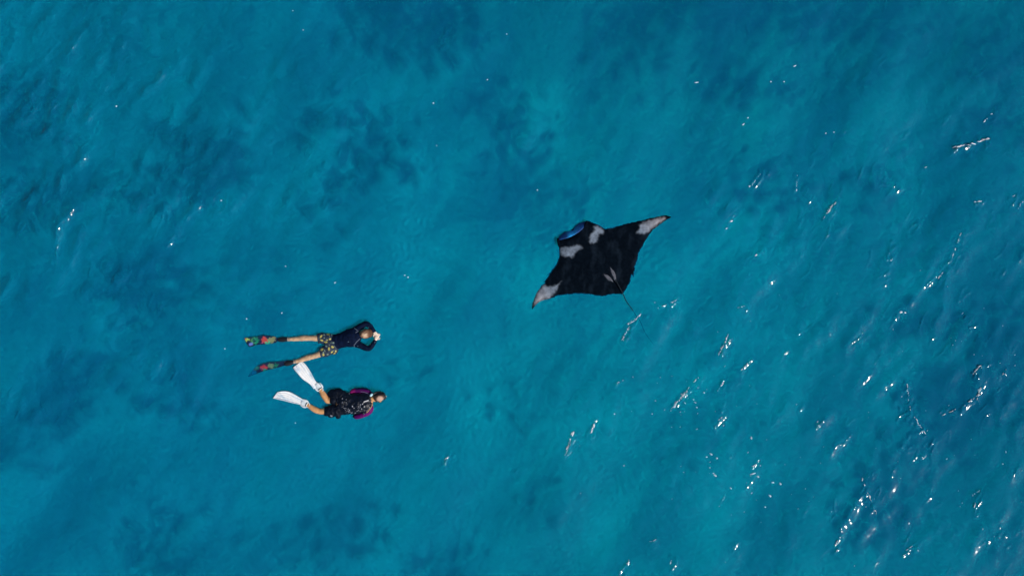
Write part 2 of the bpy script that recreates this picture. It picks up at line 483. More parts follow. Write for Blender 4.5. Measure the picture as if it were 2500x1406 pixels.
foam_and_glints = bmesh.new()
FLECKS = [(1736, 1108, 5, 2.5, -.4), (1746, 1160, 6, 3, -.6), (1742, 1155, 3, 2, 0), (1725, 1115, 3, 2, 0), (1750, 1118, 3, 3, 0), (1733, 1141, 2, 1.6, 0), (1838, 1156, 9, 2.2, .3), (1851, 1163, 5, 2.2, -.6), (1887, 1177, 5, 2.5, -.1), (1784, 1191, 4, 2, -.9),
          (1834, 1068, 3, 5, .2), (1868, 1237, 3, 2, 0), (1905, 1180, 3, 4, .8), (1880, 1210, 3, 5, .8), (1856, 1136, 2, 2, 0), (1719, 958, 3, 2, -.8), (1670, 962, 3, 8, -.2), (1664, 962, 3, 2.5, 0), (1697, 982, 4, 1.6, -.5), (1693, 975, 3, 1.5, -.5), (1701, 994, 3, 1.6, -.5),
          (1672, 983, 4, 1.5, -.8), (1648, 988, 3.5, 9, -.3), (2391, 952, 5, 5, 0), (2200, 762, 4, 3, 0), (2210, 763, 3, 2.5, 0), (2219, 1277, 3, 3, 0), (2448, 1132, 2, 2, 0), (1500, 1010, 2, 2, 0), (1523, 1136, 3, 1.8, .5),
          (1600, 978, 2, 1.6, 0), (1592, 1010, 2, 2, 0), (721, 1032, 1.8, 1.8, 0), (697, 650, 1.8, 1.8, 0), (549, 851, 1.6, 1.6, 0), (284, 260, 2.6, 2, .4), (1058, 252, 2.4, 2, 0), (540, 490, 2.4, 1.6, .5), (818, 690, 3, 1.6, .8), (996, 677, 2, 2, 0), (988, 672, 2.2, 1.4, .4), (1066, 356, 1.5, 1.5, 0),
          (602, 778, 1.6, 2.4, 0), (688, 764, 3, 1.4, .7), (2016, 326, 2, 2, 0), (2036, 323, 2, 2, 0), (1830, 455, 2.6, 2, .5), (1914, 200, 2.4, 1.8, 0), (1882, 200, 2.2, 1.8, 0), (1940, 162, 5, 1.6, .5), (1815, 304, 4, 2, .6), (1826, 288, 2.4, 1.6, .5), (1312, 464, 2.2, 1.6, .5), (1190, 195, 2.5, 1.4, .5), (1237, 84, 2, 1.5, 0), (715, 27, 1.8, 1.6, 0), (740, 74, 1.6, 1.4, 0), (1700, 202, 7, 1.3, .15), (1786, 540, 4, 2, .5), (1774, 558, 2.5, 1.6, .5), (1846, 623, 4, 1.8, .6), (2175, 636, 1.8, 1.8, 0)]
bub = bmesh.new()
for f in FLECKS:
    fleck(bub if f[1] > 900 and f[0] > 1400 else foam_and_glints, *f, t=0.007)
for u0, v0, u1, v1, hh, ww in CREST:  # white slivers along the crests stand for sun glitter
    if hh < 0.0255 or u0 < 1000:
        continue
    L = math.hypot(u1 - u0, v1 - v0)
    big = hh >= 0.04
    n = max(1, int(L / (3.8 if big else 7.5)))
    ang = math.atan2(-(v1 - v0), u1 - u0)
    for k in range(n):
        t = min(1, max(0, random.gauss(0.5, 0.25)))
        sp = random.gauss(0, ww * (0.16 if big else 0.10))
        a = random.choice((1.6, 2.2, 3.0, 4.5, 6.5)) * (1.0 if big else 0.8)
        b = min(a * .5, random.choice((.5, .6, .8, 1.1, 1.6)) * (1.15 if big else .8))
        fleck(foam_and_glints, u0 + (u1 - u0) * t + math.sin(ang) * sp, v0 + (v1 - v0) * t + math.cos(ang) * sp, a, b, ang + random.gauss(0, .22), 0.008)
# loose bubbles drifting in the lower right
for k in range(110):
    u, v = random.choice(((random.gauss(1840, 120), random.gauss(1150, 80)), (random.gauss(1690, 55), random.gauss(975, 60)), (random.gauss(2250, 160), random.gauss(1240, 120)), (random.uniform(1400, 2500), random.uniform(700, 1400)), (random.gauss(2330, 130), random.gauss(900, 140))))
    s_ = random.choice((0.7, 0.8, 0.9, 1.1, 1.5))
    fleck(bub, u, v, s_ * random.uniform(1, 2.2), s_ * random.uniform(.6, .9), random.gauss(0.9, .4), 0.005)
bo = link('bubbles', mesh_of(bub), matte('bubble_film', (0.34, 0.50, 0.57), 0.4, 0.4, 0.35, 14), None)
bo['kind'] = 'stuff'
fo = link('foam_and_glints', mesh_of(foam_and_glints), matte('foam_and_glint_white', (0.74, 0.77, 0.80), 0.5, 0.4, 0.16, 40, bump=0.4, bscale=90))
fo['kind'] = 'stuff'

# ------------------------------------------------------------------ the manta ray
def MZ(x, y):
    return 1280 + x / 3.905, 500 + y / 3.905

OUT = [(1402, 115), (1350, 100), (1280, 112), (1200, 130), (1130, 147), (1060, 165), (1030, 166), (1000, 176), (940, 186), (935, 192), (850, 214), (800, 224), (770, 226), (742, 212), (700, 186), (655, 170), (625, 156), (600, 154), (572, 162),
       (520, 190), (470, 225), (430, 252), (380, 282), (335, 318), (318, 332), (318, 370), (327, 405), (333, 445), (330, 505), (312, 545), (298, 575), (262, 620), (250, 640), (205, 682), (236, 664), (212, 705), (180, 742), (196, 742), (165, 770), (138, 806), (112, 850), (92, 900), (76, 955),
       (72, 1002), (92, 972), (122, 940), (160, 916), (200, 902), (240, 898), (280, 884), (322, 868), (370, 860), (440, 858), (470, 850), (530, 850), (590, 854), (640, 856), (660, 864), (720, 868), (770, 870), (800, 858), (850, 852), (900, 852), (932, 850), (950, 835), (975, 800), (985, 775), (1002, 758),
       (1012, 715), (1022, 668), (1032, 676), (1044, 690), (1048, 650), (1056, 606), (1052, 590), (1068, 560), (1080, 520), (1090, 465), (1108, 425), (1130, 396), (1140, 365), (1170, 318), (1200, 276), (1225, 240), (1262, 212), (1310, 175), (1360, 140)]
out_px = [MZ(*p) for p in OUT]
# finer, slightly ragged edge
dense = []
for i in range(len(out_px)):
    a, b = np.array(out_px[i]), np.array(out_px[(i + 1) % len(out_px)])
    n = max(1, int(np.hypot(*(b - a)) / 2.2))
    for k in range(n):
        p = a + (b - a) * k / n
        nn = Vector((p[0] * 0.11, p[1] * 0.11, 3))
        n2 = Vector((p[0] * 0.30, p[1] * 0.30, 8))
        dense.append((p[0] + 1.3 * noise.noise(nn) + .9 * noise.noise(n2), p[1] + 1.3 * noise.noise(nn + Vector((9, 4, 0))) + .9 * noise.noise(n2 + Vector((5, 2, 0)))))
poly = np.array(dense)

def inside(px, py, P):
    x, y = np.asarray(px), np.asarray(py)
    c = np.zeros(x.shape, bool)
    for i in range(len(P)):
        x0, y0 = P[i - 1]; x1, y1 = P[i]
        if y0 != y1:
            c ^= ((y0 > y) != (y1 > y)) & (x < (x1 - x0) * (y - y0) / (y1 - y0) + x0)
    return c

def edge_dist(px, py, P):
    d = np.full(np.shape(px), 1e9)
    for i in range(len(P)):
        a, b = np.array(P[i - 1], float), np.array(P[i], float)
        e = b - a
        t = np.clip(((px - a[0]) * e[0] + (py - a[1]) * e[1]) / max(e @ e, 1e-9), 0, 1)
        d = np.minimum(d, np.hypot(px - a[0] - t * e[0], py - a[1] - t * e[1]))
    return d

gu, gv = np.meshgrid(np.arange(1296, 1642, 1.7), np.arange(524, 760, 1.7))
gu, gv = gu.ravel() + 0.0, gv.ravel() + 0.0
gu += rng.uniform(-.35, .35, gu.shape); gv += rng.uniform(-.35, .35, gv.shape)
ok = inside(gu, gv, poly)
gu, gv = gu[ok], gv[ok]
dd = edge_dist(gu, gv, poly)
gu, gv = gu[dd > 1.0], gv[dd > 1.0]
pts2 = [Vector(p) for p in dense] + [Vector((a, b)) for a, b in zip(gu, gv)]
nb = len(dense)
res = delaunay_2d_cdt(pts2, [], [list(range(nb))], 1, 1e-4)
mv = np.array([(p.x, p.y) for p in res[0]])
mf = [f for f in res[2]]
md = edge_dist(mv[:, 0], mv[:, 1], poly)
# body axis: snout to tail root
ax0, ax1 = np.array(MZ(455, 245)), np.array(MZ(938, 850))
axd = (ax1 - ax0) / np.hypot(*(ax1 - ax0))
rel = mv - ax0
al = rel @ axd; ac = rel @ np.array((-axd[1], axd[0]))          # along / across, pixels
span = 200.0
core = np.exp(-(ac / 48.0) ** 2) * sstep(-12, 25, al) * (1 - sstep(95, 165, al))
soft = 1 - np.exp(-md / 9.0)
zt = -0.006 + soft * (0.034 + 0.080 * core) + 0.012 * (np.abs(ac) / span) ** 2 * np.clip(np.abs(ac) / span, 0, 1)
zt += 0.006 * np.array([noise.noise(Vector((a * 0.06, b * 0.06, 1))) for a, b in mv]) * soft
zb = zt - 0.012 - soft * (0.05 + 0.22 * core)
PATCH_W = [
    [(660, 205), (700, 195), (745, 225), (762, 255), (752, 280), (715, 285), (700, 320), (690, 350), (660, 372), (628, 362), (616, 325), (628, 285), (655, 258), (672, 235)],
    [(342, 412), (380, 402), (430, 405), (470, 390), (510, 378), (565, 405), (530, 425), (500, 440), (480, 470), (460, 512), (430, 492), (390, 498), (350, 480), (338, 440)],
    [(1345, 120), (1300, 118), (1240, 135), (1180, 155), (1120, 172), (1095, 195), (1100, 230), (1070, 268), (1120, 280), (1165, 268), (1205, 240), (1250, 205), (1300, 170), (1340, 140)],
    [(88, 960), (96, 905), (118, 850), (150, 800), (182, 762), (200, 760), (230, 782), (290, 770), (325, 750), (350, 730), (325, 775), (290, 840), (240, 890), (190, 905), (130, 932)],
    [(750, 655), (790, 672), (830, 705), (850, 735), (800, 715), (765, 680)],
    [(815, 595), (850, 630), (868, 670), (876, 730), (845, 700), (822, 650)]]
PW = [(np.array([MZ(*p) for p in P]), s_) for P, s_ in zip(PATCH_W, (5, 5, 6, 6, 3, 3))]
pale = np.zeros(len(mv))
for P, s_ in PW:
    jit = np.array([[noise.noise(Vector((a * 0.16, b * 0.16, 7))), noise.noise(Vector((a * 0.16, b * 0.16, 19)))] for a, b in mv]) * s_ * 0.55
    qx, qy = mv[:, 0] + jit[:, 0], mv[:, 1] + jit[:, 1]
    sd = edge_dist(qx, qy, P) * np.where(inside(qx, qy, P), 1, -1)
    strength = (0.9, 0.9, 1.0, 1.0, 0.62, 0.75)[[id(x[0]) for x in PW].index(id(P))]
    pale = np.maximum(pale, sstep(-s_ * 0.55, s_ * 0.95, sd) * strength)
mott = np.array([0.86 + 0.36 * noise.fractal(Vector((a * 0.07, b * 0.07, 2)), 1.2, 2.0, 3) for a, b in mv])
pale = np.clip(pale * np.clip(mott, 0.35, 1.1), 0, 1)
faint = np.array([max(0.0, noise.fractal(Vector((a * 0.05 + 4, b * 0.024 + a * .01, 2)), 1.0, 2.0, 4)) for a, b in mv])  # faint bluish sheen of the back, put into the skin colour
skin_dark = np.array((0.0022, 0.0045, 0.0085)); skin_pale = np.array((0.19, 0.235, 0.30)); warm = np.array((0.31, 0.29, 0.31))
wm = np.clip((np.abs(ac) - 130) / 60, 0, 1)
pc = skin_pale[None] * (1 - wm)[:, None] + warm[None] * wm[:, None]
topc = skin_dark[None] * (1 - pale)[:, None] + pc * pale[:, None] + faint[:, None] * np.array((0.006, 0.010, 0.016))[None]
bot_c = np.tile(np.array((0.62, 0.64, 0.64)), (len(mv), 1))

ray_root = empty('manta_ray', W(1470, 640, 0))
tag(ray_root, 'black manta ray with pale shoulder patches and pale wing tips gliding just under the surface', 'manta ray')
OFF = ray_root.location
nv = len(mv)
vt = [W(a, b, z) for (a, b), z in zip(mv, zt)] + [W(a, b, z) for (a, b), z in zip(mv, zb)]
edge_count = {}
for f in mf:
    for i in range(len(f)):
        e = (f[i], f[(i + 1) % len(f)])
        edge_count[e] = edge_count.get(e, 0) + 1
faces = []
a2 = sum((res[0][f[i]].x * res[0][f[(i + 1) % len(f)]].y - res[0][f[(i + 1) % len(f)]].x * res[0][f[i]].y) for f in mf[:1] for i in range(len(f)))
for f in mf:
    up = tuple(reversed(f)) if a2 > 0 else tuple(f)              # pixel v points down, so flip
    faces.append(up); faces.append(tuple(nv + i for i in reversed(up)))
for e in edge_count:
    if (e[1], e[0]) not in edge_count:
        faces.append((e[0], e[1], nv + e[1], nv + e[0]))
me = bpy.data.meshes.new('body')
me.from_pydata([tuple(p) for p in vt], [], faces)
bm = bmesh.new(); bm.from_mesh(me); bmesh.ops.recalc_face_normals(bm, faces=bm.faces); bm.to_mesh(me); bm.free()
at = me.color_attributes.new('print', 'FLOAT_COLOR', 'POINT')
buf = np.ones((2 * nv, 4), np.float32); buf[:nv, :3] = topc; buf[nv:, :3] = bot_c
at.data.foreach_set('color', buf.ravel())
ray_mat = matte('manta_skin', (0, 0, 0), 0.9, 0.0, 0.25, 18, attr='print')
link('body', me, ray_mat, ray_root, OFF)
# the open mouth, its white lining painted in shade blue, between the two head fins
bm = bmesh.new()
front = [MZ(*p) for p in ((590, 158), (560, 164), (520, 176), (490, 202), (466, 244), (428, 250), (388, 258), (350, 284), (325, 308), (319, 330))]
back = [MZ(*p) for p in ((592, 180), (572, 214), (550, 238), (518, 264), (482, 286), (446, 304), (412, 318), (384, 326), (352, 334), (326, 340))]
rows = []
for k in range(7):
    t = k / 6
    rows.append([bm.verts.new(W(f[0] * (1 - t) + b[0] * t, f[1] * (1 - t) + b[1] * t, 0.018 + 0.066 * math.sin(t * math.pi * 0.6) * (0.45 + 0.55 * math.sin(math.pi * (i + .5) / 10)) + 0.012 * t + 0.004 * math.sin(i * 2.1 + k))) for i, (f, b) in enumerate(zip(front, back))])
for A, B in zip(rows, rows[1:]):
    for i in range(9):
        bm.faces.new((A[i], A[i + 1], B[i + 1], B[i]))
bmesh.ops.recalc_face_normals(bm, faces=bm.faces)
ext = bmesh.ops.solidify(bm, geom=bm.faces[:], thickness=0.018)
me = mesh_of(bm, 'mouth')
deep, light = lin(6, 58, 116), lin(24, 132, 198)
paint(me, lambda c: mixc(mixc(deep, lin(4, 44, 92), noise.noise(c * 14) + .4), light, (1 - abs(pxof(c)[0] - (1280 + 455 / 3.905)) / 14) * 1.2 + 0.6 * noise.noise(c * 22)))
link('mouth', me, matte('mouth_lining', (0, 0, 0), 0.6, 0.2, 0.25, 30, attr='print'), ray_root, OFF)
# head fins rolled at both ends of the mouth
skin_plain = matte('manta_black_skin', (0.0025, 0.005, 0.010), 0.9, 0.0, 0.3, 20)
for path in (((600, 156, .05), (590, 178, .062), (580, 204, .066), (566, 226, .064)), ((319, 322, .05), (323, 345, .060), (330, 372, .062), (336, 400, .06))):
    bm = bmesh.new()
    pts = smooth_curve([(*MZ(a, b), z) for a, b, z in path], 4)
    tube(bm, [W(*p) for p in pts], [(0.020 + 0.010 * math.sin(math.pi * i / (len(pts) - 1)), 0.018) for i in range(len(pts))], 10)
    link('head_fin', mesh_of(bm), skin_plain, ray_root, OFF)
# pelvic fins, slight raised lobes beside the tail root
gray_skin = matte('pelvic_fin_skin', (0.10, 0.105, 0.13), 0.7, 0.1, 0.45, 40)
for path in (((758, 662, .088), (795, 688, .094), (842, 728, .082)), ((822, 604, .094), (848, 652, .102), (874, 722, .084))):
    bm = bmesh.new()
    pts = smooth_curve([(*MZ(a, b), z) for a, b, z in path], 5)
    tube(bm, [W(*p) for p in pts], [(0.006 + 0.026 * math.sin(math.pi * i / (len(pts) - 1)) ** 1.2, 0.006) for i in range(len(pts))], 10)
    link('pelvic_fin', mesh_of(bm), gray_skin, ray_root, OFF)
# whip tail
bm = bmesh.new()
path = [(872, 716, .098), (900, 770, .092), (930, 825, .075), (945, 858, .055), (972, 918, .035), (1008, 968, .030), (1048, 1026, .03), (1075, 1070, .03), (1102, 1104, .025), (1136, 1186, .015), (1160, 1232, .010), (1200, 1290, .0), (1240, 1342, -.012)]
pts = smooth_curve([(*MZ(a, b), z) for a, b, z in path], 5)
pts = [(a, b, max(z, water_z(a, b) + 0.003) if i < 29 else water_z(a, b) - 0.02 - 0.06 * min(1, (i - 29) / 14) + (0.02 if i in (38, 39, 47) else 0)) for i, (a, b, z) in enumerate(pts)]
n = len(pts)
tube(bm, [W(*p) for p in pts], [0.010 * (1 - i / n) ** 1.3 + 0.0020 for i in range(n)], 8)
link('tail', mesh_of(bm), matte('tail_skin', (0.006, 0.012, 0.018), 0.7, 0.15, 0.4, 30), ray_root, OFF)

# ------------------------------------------------------------------ the swimmers
def bvh(me):
    return BVHTree.FromPolygons([v.co.copy() for v in me.vertices], [tuple(p.vertices) for p in me.polygons])

def drape(tree, pts_px, lift, step=1.2):
    """points laid from above on a surface"""
    out = []
    for a, b in zip(pts_px, pts_px[1:]):
        n = max(2, int(math.hypot(b[0] - a[0], b[1] - a[1]) / step))
        for k in range(n + (b == pts_px[-1])):
            u, v = a[0] + (b[0] - a[0]) * k / n, a[1] + (b[1] - a[1]) * k / n
            w_ = W(u, v, 0.1)
            h = tree.ray_cast(Vector((w_.x, w_.y, 1)), Vector((0, 0, -1)))
            if h[0]:
                out.append(h[0] + Vector((0, 0, lift)))
    return out

def hand(bm, wrist, along, thumb_side, curl=0.5, size=1.0):
    """palm, four unequal bent fingers and a thumb"""
    d = Vector(along).normalized()
    s_, up = ring_frame(d)
    s_ = s_ * thumb_side
    palm_end = wrist + d * 0.085 * size
    tube(bm, [wrist, wrist + d * 0.04 * size, palm_end], [(0.028, 0.020), (0.040, 0.018), (0.042, 0.014)], 12)
    for k, L in enumerate((0.072, 0.080, 0.074, 0.058)):
        base = palm_end - d * 0.01 + s_ * (0.030 - 0.020 * k)
        a = base; dirv = d.copy()
        pts = [a]
        for j, f in enumerate((0.45, 0.32, 0.25)):
            dirv = (dirv - up * curl * (0.5 + 0.25 * j)).normalized()
            a = a + dirv * L * f * size
            pts.append(a)
        tube(bm, pts, [0.0095, 0.009, 0.0085, 0.0075], 8)
    tb = wrist + d * 0.03 + s_ * 0.034
    tube(bm, [tb, tb + (d * .5 + s_ * .8).normalized() * .035, tb + (d * .5 + s_ * .8).normalized() * .035 + (d - up * .4).normalized() * .03], [0.013, 0.011, 0.009], 8)

def limb(bm, P, R, n=5, seg=14, rounded=True):
    c = smooth_curve([(*p, r) if not isinstance(r, tuple) else (*p, r[0], r[1]) for p, r in zip(P, R)], n)
    if len(c[0]) == 4:
        tube(bm, [W(q[0], q[1], q[2]) for q in c], [max(q[3], .003) for q in c], seg, rounded)
    else:
        tube(bm, [W(q[0], q[1], q[2]) for q in c], [(max(q[3], .003), max(q[4], .003)) for q in c], seg, rounded)

def skin_material(name, col):
    m = matte(name, col, 0.5, 0.35, 0.22, 14, bump=0.15, bscale=60)
    return m

def Z1(x, y): return 580 + x / 6.58, 770 + y / 6.58
def Z4(x, y): return 760 + x / 12.5, 770 + y / 12.5
def Z2(x, y): return 640 + x / 7.8125, 860 + y / 7.8125
def Z5(x, y): return 780 + x / 13.39, 930 + y / 13.39

# ---- first swimmer: long navy top, printed shorts, long dark fins -----------------
p1 = empty('person', W(845, 832, 0))
tag(p1, 'face-down snorkeller in long-sleeved navy top and dark shorts with yellow print, hands joined ahead', 'person', 'snorkellers floating face down')
O1 = p1.location
bm = bmesh.new()
# torso, pelvis
limb(bm, [(800, 838, .0), (819, 834, .015), (842, 828, .03), (862, 823, .04), (876, 819, .045)], [(.15, .09), (.135, .085), (.15, .10), (.175, .105), (.10, .075)], 4, 18)
# legs
limb(bm, [(806, 826, .0), (776, 825.5, .030), (757, 825.3, .034), (741, 825.6, .032), (724, 827.2, .033), (706, 828.2, .036)], [.082, .066, .052, .058, .046, .034])
limb(bm, [(808, 850, .0), (783, 863, .026), (766, 869.4, .030), (750, 873.4, .029), (734, 879, .030), (718, 883, .032)], [.082, .064, .052, .057, .046, .034])
limb(bm, [(706, 828.2, .036), (694, 828.2, .032), (684, 828.5, .028)], [(.036, .036), (.042, .032), (.045, .024)])
limb(bm, [(718, 883, .032), (706, 885.5, .03), (696, 888, .026)], [(.036, .036), (.042, .032), (.045, .024)])
# neck, head
limb(bm, [(872, 820, .05), (882, 817, .07), (888, 815, .085)], [.07, .058, .06])
hc = W(893, 814.5, .10)
ball(bm, hc, (.108, .078, .098), math.radians(12))
ball(bm, hc + Vector((.085, .012, -.05)), (.05, .055, .06))
ball(bm, hc + Vector((.135, .018, -.055)), (.022, .013, .016))               # nose
for s_ in (-1, 1):
    ball(bm, hc + Vector((.02 - .016 * s_, s_ * .080, -.02)), (.028, .010, .032), math.radians(12))   # ears
# arms
limb(bm, [(872, 806, .035), (884, 795, .045), (896, 790.5, .05)], [.062, .052, .046])
limb(bm, [(896, 790.5, .05), (906, 799, .055), (914.5, 811.5, .06)], [.046, .042, .030])
limb(bm, [(872, 838, .035), (888, 846, .045), (901, 850.5, .05)], [.062, .052, .046])
limb(bm, [(901, 850.5, .05), (909, 842, .055), (916.5, 829.5, .06)], [.046, .042, .030])
hand(bm, W(914.2, 811, .065), Vector((.55, -.75, -.05)), 1, 0.55, 1.0)
hand(bm, W(916.8, 829, .070), Vector((.45, .85, .0)), 1, 0.50, 1.0)
body1 = fuse(bm, 0.006, 3)
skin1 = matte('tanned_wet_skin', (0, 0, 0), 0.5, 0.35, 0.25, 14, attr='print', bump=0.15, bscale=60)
wrinkle(body1, .0035, 13, 6.0)
paint(body1, lambda c: mixc((0.50, 0.33, 0.20), (0.80, 0.64, 0.52), (pxof(c)[0] - 909) / 4))  # hands painted paler: their sunlit brightness is in the skin colour
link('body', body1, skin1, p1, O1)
# top
bm = bmesh.new()
limb(bm, [(812, 836, .008), (819, 834, .018), (830, 831.5, .026), (842, 828.5, .034), (858, 824, .046), (870, 821, .050), (877, 818.5, .052)], [(.165, .095), (.162, .095), (.152, .10), (.165, .112), (.195, .117), (.165, .105), (.10, .08)], 4, 20)
limb(bm, [(862, 811, .035), (873, 802.5, .045), (884, 795, .052), (892, 790.5, .055), (898, 790.5, .056)], [.078, .073, .064, .058, .050])
limb(bm, [(896, 790.5, .056), (902, 794.5, .057), (908, 801, .06), (914, 811, .062)], [.054, .054, .046, .037], rounded=False)
limb(bm, [(862, 836, .035), (874, 840.5, .045), (888, 847, .052), (896, 850, .055), (902, 850.5, .056)], [.078, .070, .060, .056, .050])
limb(bm, [(900, 850.5, .056), (906, 846.5, .057), (911, 840, .06), (916.5, 829.8, .062)], [.052, .050, .044, .036], rounded=False)
top1 = fuse(bm, 0.007, 4)
wrinkle(top1, .007, 11, 3.1, (1, .5, 1), .003)
tree1 = bvh(top1)
cloth1 = matte('navy_wet_lycra', (0.0010, 0.0055, 0.024), 0.75, 0.08, 0.35, 20, bump=0.25, bscale=70)
t1 = link('rash_top', top1, cloth1, p1, O1)
seam_m = matte('pale_seam_thread', (0.14, 0.17, 0.24), 0.7, 0.2, 0.2, 60)
for line in ([(1305, 380), (1345, 410), (1410, 455)], [(1358, 522), (1430, 480), (1520, 428)], [(1490, 705), (1440, 755), (1385, 805), (1340, 872), (1308, 892), (1308, 980)]):
    pp = drape(tree1, [Z4(*q) for q in line], .003)
    if len(pp) > 2:
        bm = bmesh.new(); tube(bm, pp, [(.0055, .003)] * len(pp), 6)
        link('seam', mesh_of(bm), seam_m, t1, O1)
logo_m = matte('pale_logo_print', (0.12, 0.20, 0.27), 0.6, 0.2, 0.2, 60)
for q, a in (((1655, 362), .016), ((1740, 366), .012), ((1940, 820), .009), ((1420, 935), .009), ((1140, 800), .012)):
    pp = drape(tree1, [Z4(q[0] - a * 1500, q[1] + a * 400), Z4(q[0] + a * 1500, q[1] - a * 400)], .003, .5)
    if len(pp) > 2:
        bm = bmesh.new(); tube(bm, pp, [(a * .55, .003)] * len(pp), 6)
        link('logo', mesh_of(bm), logo_m, t1, O1)
# shorts
bm = bmesh.new()
limb(bm, [(820.5, 834.5, .010), (813, 836, .008), (803, 837, .008), (794, 837, .008)], [(.160, .098), (.180, .100), (.185, .098), (.15, .08)], 4, 20, False)
limb(bm, [(808, 827.5, .012), (795, 826, .020), (784, 825.5, .026), (776, 826, .028)], [(.105, .095), (.110, .088), (.108, .078), (.100, .072)], 4, 18, False)
limb(bm, [(812, 847, .010), (801, 854, .018), (791, 858.5, .024), (781.5, 860.5, .026)], [(.120, .095), (.118, .088), (.106, .078), (.092, .070)], 4, 18, False)
ball(bm, W(816, 853, .01), (.085, .10, .08))
sh1 = fuse(bm, 0.0065, 3)
wrinkle(sh1, .008, 13, 8.4, (1, .7, 1), .003)
YEL = [(518, 572, 42, 28, 0), (300, 640, 56, 28, 52), (750, 595, 32, 20, 35), (318, 760, 52, 25, -18), (568, 722, 38, 27, 10), (685, 725, 28, 26, 0), (445, 815, 52, 26, 0), (490, 752, 26, 13, 0), (645, 960, 46, 30, -20), (325, 1040, 44, 34, 50), (540, 1020, 30, 52, 0), (630, 1118, 36, 22, 40), (372, 1195, 32, 38, 0), (745, 1090, 26, 24, 0), (705, 1158, 36, 16, 30)]
GRN = [(390, 590, 22, 26, 0), (460, 945, 32, 20, -20), (670, 835, 32, 20, 10), (315, 890, 16, 15, 0), (455, 740, 20, 15, 0), (505, 1190, 32, 15, 0), (605, 710, 16, 12, 0), (395, 680, 16, 16, 0), (722, 940, 12, 20, 0), (410, 1070, 12, 42, 20), (560, 640, 14, 14, 0), (620, 600, 12, 20, 40), (370, 1135, 24, 26, 0), (550, 900, 18, 10, 30), (670, 1075, 16, 14, 0), (600, 830, 18, 10, 40)]
def shorts_print(c):
    u, v = pxof(c)
    x, y = (u - 760) * 12.5, (v - 770) * 12.5
    x += 9 * noise.noise(c * 45); y += 9 * noise.noise(c * 45 + Vector((7, 0, 0)))
    base = mixc(lin(26, 42, 62), lin(46, 58, 74), noise.noise(c * 20) + .45)
    if c.z < -0.03:
        return base
    for lst, colr, in ((GRN, lin(98, 128, 128)), (YEL, lin(172, 164, 88))):
        for a, b, ra, rb, an in lst:
            dx, dy = x - a, -(y - b)
            t = math.radians(an)
            q = ((dx * math.cos(t) + dy * math.sin(t)) / ra) ** 2 + ((-dx * math.sin(t) + dy * math.cos(t)) / rb) ** 2
            if q < 1.25:
                return mixc(mixc(colr, lin(206, 188, 116), noise.noise(c * 70) * .8), base, (q - .85) / .4)
    return base
paint(sh1, shorts_print)
link('shorts', sh1, matte('printed_swim_cloth', (0, 0, 0), 0.6, 0.25, 0.12, 60, attr='print', bump=0.2, bscale=80), p1, O1)
# hair
bm = bmesh.new()
ball(bm, hc + Vector((-.006, .0, .010)), (.116, .086, .102), math.radians(12), 0, 28)
ball(bm, hc + Vector((.075, .012, .0)), (.062, .082, .072), math.radians(12), 0, 22)
hair1 = fuse(bm, 0.005, 2)
wrinkle(hair1, .009, 34, 1.0, (.35, 1, 1), .007)
def hair_tone(c):
    d = c - hc
    t = math.hypot(d.x + .010, d.y + .030) / .06 + .5 * noise.noise(Vector((c.x * 18, c.y * 70, c.z * 30)))
    a = mixc((0.62, 0.44, 0.30), (0.27, 0.145, 0.085), (t - .25) * 1.1)  # pale thin crown, with its sunlit highlight painted into the hair colour
    return mixc(a, (0.10, 0.042, 0.022), (d.x - .030) / .05 + .6 * noise.noise(Vector((c.x * 20, c.y * 75, 3))))
paint(hair1, hair_tone)
link('hair', hair1, matte('sandy_wet_hair', (0, 0, 0), 0.5, 0.3, 0.3, 90, attr='print', bump=0.5, bscale=150), p1, O1)
# mask strap round the head
black_rubber = matte('black_rubber', (0.008, 0.009, 0.012), 0.45, 0.4, 0.2, 40)
def mask(parent, off, centre, r, rot, tilt_z=0.0):
    """a dive mask on the face (skirt, two lenses) and its strap round the back of the head"""
    R = Matrix.Rotation(rot, 3, 'Z')
    bm = bmesh.new()
    ball(bm, centre + R @ Vector((r * .92, 0, -.035)), (.035, .078, .045), rot)
    m_ = link('mask', mesh_of(bm), black_rubber, parent, off)
    for s2 in (-1, 1):
        bm = bmesh.new(); ball(bm, centre + R @ Vector((r * .92 + .026, s2 * .036, -.045)), (.012, .030, .028), rot)
        link('lens', mesh_of(bm), matte('mask_glass', (0.02, 0.05, 0.07), 0.08, 0.6, 0.1, 10), m_, off)
    bm = bmesh.new()
    pts = []
    for k in range(25):
        a = math.radians(-125 + 250 * k / 24) + math.pi
        pts.append(centre + R @ Vector((math.cos(a) * r * 1.13, math.sin(a) * r * 0.88, -.004 + .018 * math.cos(a))))
    tube(bm, pts, [(.004, .011)] * 25, 8)
    link('mask_strap', mesh_of(bm), black_rubber, m_, off)
    return m_
mask(p1, O1, hc, .112, math.radians(12))

